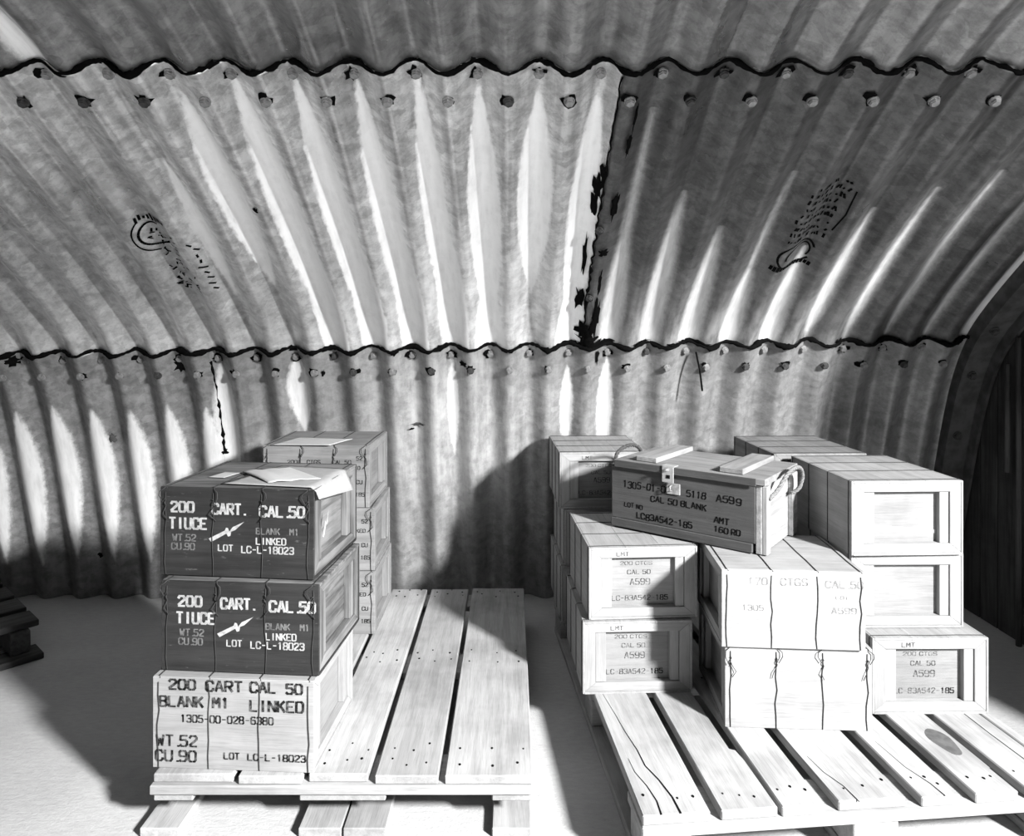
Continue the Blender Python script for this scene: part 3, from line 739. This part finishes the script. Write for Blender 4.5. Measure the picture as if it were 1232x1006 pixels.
b2 = crate('green', (x, y, PT + HL + .003), a, 'dark painted crate with white stencilling, middle of the left front stack', GRP_L, LL, WL, HL, True)
stencil(b2, M['white_ink'], M['thin_white_ink'], yf, .018)
x, y, a = from_front(-.842, 1.660, -.462, 1.622, WL)
b3 = crate('green', (x, y, PT + 2*HL + .006), a, 'dark painted crate with white stencilling and papers on top, top of the left front stack', GRP_L, LL, WL, HL, True)
stencil(b3, M['white_ink'], M['thin_white_ink'], yf, .004)
# worn dark paint on the framed right end of the top crate: a small mark
flat_poly('end_mark', b3, [(-.098, .085), (-.078, .120), (-.074, .110), (-.058, .140), (-.066, .104), (-.072, .112), (-.090, .080)], M['white_ink'], LL/2 - .0008, 'side')
# papers lying on the top crate
def paper(name, corners, mat, label, nu=14, nv=12, bulge=0.0):
    """corners: four points in world space; a thin sheet with a little curl"""
    A, B, C, D = [Vector(p) for p in corners]; V = []; Fc = []
    for i in range(nu+1):
        for j in range(nv+1):
            u, v = i/nu, j/nv
            p = A*(1-u)*(1-v) + B*u*(1-v) + C*u*v + D*(1-u)*v
            p = p + Vector((0, 0, bulge*(math.sin(math.pi*u)*0.6 + .4*math.sin(2.5*math.pi*v)**2)*math.sin(math.pi*min(1, v+.2))))
            V.append(p)
    for i in range(nu):
        for j in range(nv):
            q = i*(nv+1)+j; Fc.append((q, q+nv+1, q+nv+2, q+1))
    o = link(name, mesh(name, V, Fc, mat, True)); m = o.modifiers.new('t', 'SOLIDIFY'); m.thickness = .0006; m.offset = 1
    return tag(o, label, 'paper')
zt = PT + 3*HL + .006
sh = paper('paper_sheet', [(-.70, 1.672, zt+.0045), (-.435, 1.622, zt+.0045), (-.385, 1.83, zt+.005), (-.63, 1.89, zt+.0045)], M['buff'], 'large buff paper sheet on the top dark crate, corner hanging over its right edge')
me = sh.data
for v in me.vertices:
    # the right-hand corner bends over the edge of the crate
    ex = -.468 + (v.co.y - 1.622)*.10
    if v.co.x > ex + .004:
        d = v.co.x - ex - .004; v.co.x = ex + .004 + d*.45; v.co.z -= d*.9
paper('paper_sheet', [(-.70, 1.80, zt+.0065), (-.585, 1.668, zt+.0065), (-.472, 1.715, zt+.0065), (-.60, 1.86, zt+.0065)], M['paper'], 'bright white curled paper sheet lying across the larger sheet on the top dark crate', bulge=.008)
paper('paper_slip', [(-.765, 1.75, zt+.003), (-.722, 1.742, zt+.003), (-.705, 1.80, zt+.003), (-.748, 1.81, zt+.003)], M['paper'], 'small white paper slip near the left edge of the top dark crate')

# ---- left back stack: three plain crates
GRP_LB = 'crates stacked at the back of the left pallet'
LBX = 0.355
def back_marks(root, H, W, L):
    yb = -W/2 - .0007
    lettering('stencil_lettering', root, [('200', -.095, H*.70, .012, .0118, .003), ('CTGS', -.030, H*.70, .012, .0118, .003), ('CAL.50', .055, H*.70, .012, .0118, .003),
              ('LINKED', -.130, H*.61, .011, .0108, .003), ('BLANK', -.045, H*.61, .011, .0108, .003), ('M1', .045, H*.61, .011, .0108, .003), ('LINKED', .085, H*.61, .011, .0108, .003)], M['black_ink'], yb)
    lettering('small_stencil_lettering', root, [('52', .135, H*.76, .012, .011, .003), ('CU', .135, H*.38, .012, .011, .003), ('185', .132, H*.18, .012, .011, .003)], M['black_ink'], yb)
HB = 0.207
names = ('bottom', 'middle', 'top')
for i, dx in enumerate((.008, .004, -.010)):
    c = crate('tan', (-.640 + dx, 2.302 + W_/2 + .004*i, PT + i*(HB + .002)), math.radians((0, .6, -.8)[i]), 'aged plain crate, ' + names[i] + ' of the stack behind the dark crates' + (', with paper on it' if i == 2 else ''), GRP_LB, LBX, W_, HB, True)
    back_marks(c, HB, W_, LBX)
zb = PT + 3*(HB + .002)
paper('paper_sheet', [(-.80, 2.300, zb+.001), (-.60, 2.292, zb+.001), (-.555, 2.42, zb+.001), (-.76, 2.46, zb+.001)], M['paper'], 'pale paper sheet lying on the crate stack near the corrugated wall')

# ---- right pallet: crates end-on to the camera (turned 90 degrees) and broadside
R90 = math.pi/2
def end_crate(kind, xl, d, z, tilt, label, group, H=H_, loops=False, W=W_):
    """crate with its framed end facing the camera; xl: left edge, d: depth of the near end"""
    a = math.radians(tilt)
    return crate(kind, (xl + W/2 - math.sin(a)*L_/2, d + math.cos(a)*L_/2, z), R90 + a, label, group, L_, W, H, loops)
def end_print(root, H=H_, W=W_, faint=False):
    # the near end is at local -x; local y runs to the left seen from the camera, so print mirrored by a turned carrier
    mt = M['pale_ink'] if faint else M['grey_ink']; me_ = M['pale_ink'] if faint else M['black_ink']
    bmp = lettering('end_print', root, [('200 CTGS', -.060, H*.72, .0095, .0125, .0016), ('CAL 50', -.040, H*.59, .0115, .0125, .002), ('A599', -.032, H*.44, .0165, .0150, .0026)], mt, 0)
    bm2 = lettering('end_print', root, [('LC-83A542-', -.084, H*.22, .0135, .0125, .0022)], mt, 0)
    bm3 = lettering('end_print', root, [('185', .041, H*.22, .0135, .0125, .0032)], me_, 0)
    for q in bmp + bm2 + bm3:
        q.location = (-L_/2 + .0212, 0, 0); q.rotation_euler = (0, 0, -R90)
    k, = lettering('cleat_print', root, [('LMTH', -.075, H - .024, .011, .0125, .0020)], mt, 0); k.location = (-L_/2 + .0008, 0, 0); k.rotation_euler = (0, 0, -R90)
z1, z2, z3 = PT, PT + H_ + .002, PT + 2*(H_ + .002)
GB = 'end-on crates at the left front of the right pallet'
c = end_crate('pale', .196, 1.931, z1, 2.5, 'pale crate end-on with faded lot print, resting on the split board of the right pallet', GB); end_print(c)
c = end_crate('pale', .214, 1.944, z2, 3.5, 'pale crate end-on under the left corner of the rope-handled chest', GB); end_print(c)
HC = .193
GC = 'end-on crates at the left back of the right pallet'
for i, (dx, dd) in enumerate(((.005, 2.395), (.018, 2.40), (0, 2.40))):
    c = end_crate('pale', .164 + dx, dd, PT + i*(HC + .003), 2.5, ('pale crate at the bottom of the back left stack, left side in shade', 'pale crate in the middle of the back left stack, left side in shade', 'shaded crate with lot print behind the left end of the rope-handled chest')[i], GC, HC); end_print(c, HC)
GE = 'end-on crates at the right of the right pallet'
c = end_crate('pale', .948, 1.827, z1, .5, 'pale crate end-on with clear lot print at the right, bottom of its stack', GE); end_print(c)
c = end_crate('pale', .920, 1.885, z2, .8, 'pale crate end-on with blank panel, middle of the rightmost stack', GE)
c = end_crate('pale', .912, 1.870, z3, 2, 'pale crate end-on with a light stripe on its panel, top of the rightmost stack', GE)
o = flat_poly('panel_stripe', c, [(-.098, .078), (.09, .062), (.09, .052), (-.098, .062)], M['paper'], 0)
o.location = (-L_/2 + .0212, 0, 0); o.rotation_euler = (0, 0, -R90)
GE2 = 'crates behind the rightmost stack'
for i in range(3):
    end_crate('tan', .855, 2.270, (z1, z2, z3)[i], 2, 'aged crate behind the rightmost stack, ' + names[i] + ' of three', GE2)
GF = 'broadside crates at the front of the right pallet'
def bold_print(root):
    yb = -W_/2 - .0007
    lettering('faded_print', root, [('170', -.110, .160, .017, .017, .003), ('CTGS', -.030, .160, .017, .0175, .003), ('CAL.50', .080, .156, .017, .0175, .003),
              ('1305', -.125, .095, .013, .014, .0024), ('A599', .095, .092, .014, .016, .0026), ('LOT', .105, .128, .007, .011, .0018)], M['pale_ink'], yb)
x, y, a = from_front(.543, 1.767, .9066, 1.748, W_)
crate('pale', (x, y, z1), a, 'pale crate lying broadside with wire loops on its face, bottom front of the right pallet', GF, .366, W_, .207, True)
x, y, a = from_front(.530, 1.757, .884, 1.734, W_)
c = crate('pale', (x, y, z1 + .209), a, 'pale crate lying broadside with faded print, under the right end of the rope-handled chest', GF, .354, W_, .196, False); bold_print(c)

# ------------------------------------------------------------------ rope-handled chest
CL, CW, CH = 0.445, 0.275, 0.185
th = math.radians(-38.5)
zc = z3 + .004
fr = Vector((.668, 1.858))                      # front right corner on the crates
ux = Vector((math.cos(th), math.sin(th))); uy = Vector((-math.sin(th), math.cos(th)))
ctr = fr - ux*CL/2 + uy*CW/2
ch = tag(empty('ammunition_chest', (ctr.x, ctr.y, zc), th), 'grey-painted wooden chest with rope handles and metal hasp, set askew on the pale crates', 'chest')
t = .016; x0, x1, y0, y1 = -CL/2, CL/2, -CW/2, CW/2
link('front_board', box_mesh('front_board', x0 - .0145, x1 - t - .001, y0, y0 + t, .026, CH, M['chest_x'], .0015), ch)
link('bottom_rail', box_mesh('bottom_rail', x0 - .0145, x1 - t - .008, y0 - .004, y0 + t, 0, .0255, M['chest_x'], .0015), ch)
link('back_board', box_mesh('back_board', x0, x1, y1 - t, y1, 0, CH, M['chest_lid'], .0015), ch)
link('base_board', box_mesh('base_board', x0 + t, x1 - t, y0 + t, y1 - t, .004, .016, M['chest_lid'], 0), ch)
for s in (-1, 1):
    a, b = sorted((s*CL/2, s*(CL/2 - t)))
    link('end_board', box_mesh('end_board', a, b, y0 + .001, y1 - t, 0, CH, M['chest_bat'], .0015), ch)
    a2, b2 = sorted((s*(CL/2 + .0145), s*(CL/2 + .0005)))
    link('end_cleat', box_mesh('end_cleat', a2, b2, y0 + (.002 if s > 0 else .018), y0 + (.03 if s > 0 else .046), .0, CH - .002, M['box_z'], .0015), ch)
    link('end_cleat', box_mesh('end_cleat', a2, b2, y1 - .05, y1 - .004, .0, CH - .002, M['chest_bat'], .0015), ch)
ys = np.linspace(y0 - .006, y1 + .006, 4)
for q in range(3):
    link('lid_board', box_mesh('lid_board', x0 - .004, x1 + .012, ys[q] + .0008, ys[q+1] - .0008, CH + .0015, CH + .0195, M['chest_lid'], .0015), ch)
link('lid_lip', box_mesh('lid_lip', x0, x1 - .012, y0 - .0095, y0 - .0062, CH - .002, CH + .019, M['chest_x'], .0010), ch)
for xb in (-.125, .135):
    link('lid_batten', box_mesh('lid_batten', xb - .034, xb + .034, y0 + .012, y1 - .004, CH + .020, CH + .036, M['chest_bat'], .002), ch)
# hasp
hs = box_mesh('hasp', -.062, -.026, y0 - .0125, y0 - .0098, CH - .026, CH + .020, M['hasp'], .0008)
o = link('hasp', hs, ch)
link('slot', box_mesh('slot', -.049, -.037, y0 - .0134, y0 - .0124, CH - .014, CH - .004, M['crack'], 0), o)
link('rivet', bolt_mesh('rivet', .004, M['bolt']), o, (-.044, y0 - .0125, CH + .012), (R90, 0, 0))
link('hasp_leaf', box_mesh('hasp_leaf', -.064, -.024, y0 - .012, y0 + .018, CH + .0198, CH + .0222, M['hasp'], .0006), ch)
o = link('staple_plate', box_mesh('staple_plate', -.052, -.010, y0 - .0042, y0 - .0006, CH - .060, CH - .028, M['bolt'], .0008), ch)
link('staple', tube_mesh('staple', [(-.036, y0 - .003, CH - .050), (-.036, y0 - .014, CH - .048), (-.036, y0 - .014, CH - .036), (-.036, y0 - .003, CH - .034)], .0022, M['bolt']), o)
# rope handles: two twisted strands
def rope(name, pts, r, mat, parent):
    P = [Vector(p) for p in pts]; Q = []
    for i in range(len(P)-1):
        p0, p1, p2, p3 = P[max(i-1,0)], P[i], P[i+1], P[min(i+2,len(P)-1)]
        for k in range(10):
            u = k/10; Q.append(0.5*((2*p1)+(p2-p0)*u+(2*p0-5*p1+4*p2-p3)*u*u+(-p0+3*p1-3*p2+p3)*u**3))
    Q.append(P[-1]); bm = bmesh.new()
    for ph in (0, 2.09, 4.19):
        S = []
        for i, q in enumerate(Q):
            tt = (Q[min(i+1, len(Q)-1)] - Q[max(i-1, 0)]).normalized(); u = Vector((.3, .2, .93)).cross(tt).normalized(); v = tt.cross(u); an = ph + i*.75
            S.append(q + (u*math.cos(an) + v*math.sin(an))*r*.55)
        add_tube(bm, S, r*.62, 6)
    return link(name, bm_mesh(name, bm, mat, True), parent)
rope('rope_handle', [(x1 + .014, y0 + .018, CH*.80), (x1 + .028, y0 + .05, CH*.92), (x1 + .038, y0 + .10, CH + .020), (x1 + .044, y0 + .15, CH + .030), (x1 + .046, y0 + .19, CH + .022), (x1 + .044, y0 + .215, CH - .006), (x1 + .034, y0 + .215, CH - .040), (x1 + .016, y0 + .205, CH - .055)], .0055, M['rope'], ch)
rope('rope_handle', [(x0 - .012, y0 + .03, CH - .01), (x0 - .022, y0 + .04, CH + .022), (x0 - .024, y0 + .09, CH + .040), (x0 - .022, y0 + .15, CH + .040), (x0 - .018, y0 + .19, CH + .02), (x0 - .013, y0 + .20, CH - .02)], .0055, M['darkrope'], ch)
yb = y0 - .0007
lettering('marker_writing', ch, [('1305-01-086', -.196, .124, .019, .0158, .0034), ('5118', .010, .124, .018, .0150, .0034), ('A599', .098, .124, .018, .0185, .0036), ('CAL 50 BLANK', -.104, .094, .016, .0160, .0034)], M['marker'], yb, jit=.0007, hand=.8)
lettering('marker_writing', ch, [('LOT NO', -.192, .064, .013, .0115, .0024), ('LC83A542-185', -.150, .036, .017, .0150, .0036), ('AMT', .092, .066, .016, .0150, .0034), ('160 RD', .092, .040, .015, .0140, .0034)], M['marker'], yb, jit=.0007, hand=.8)
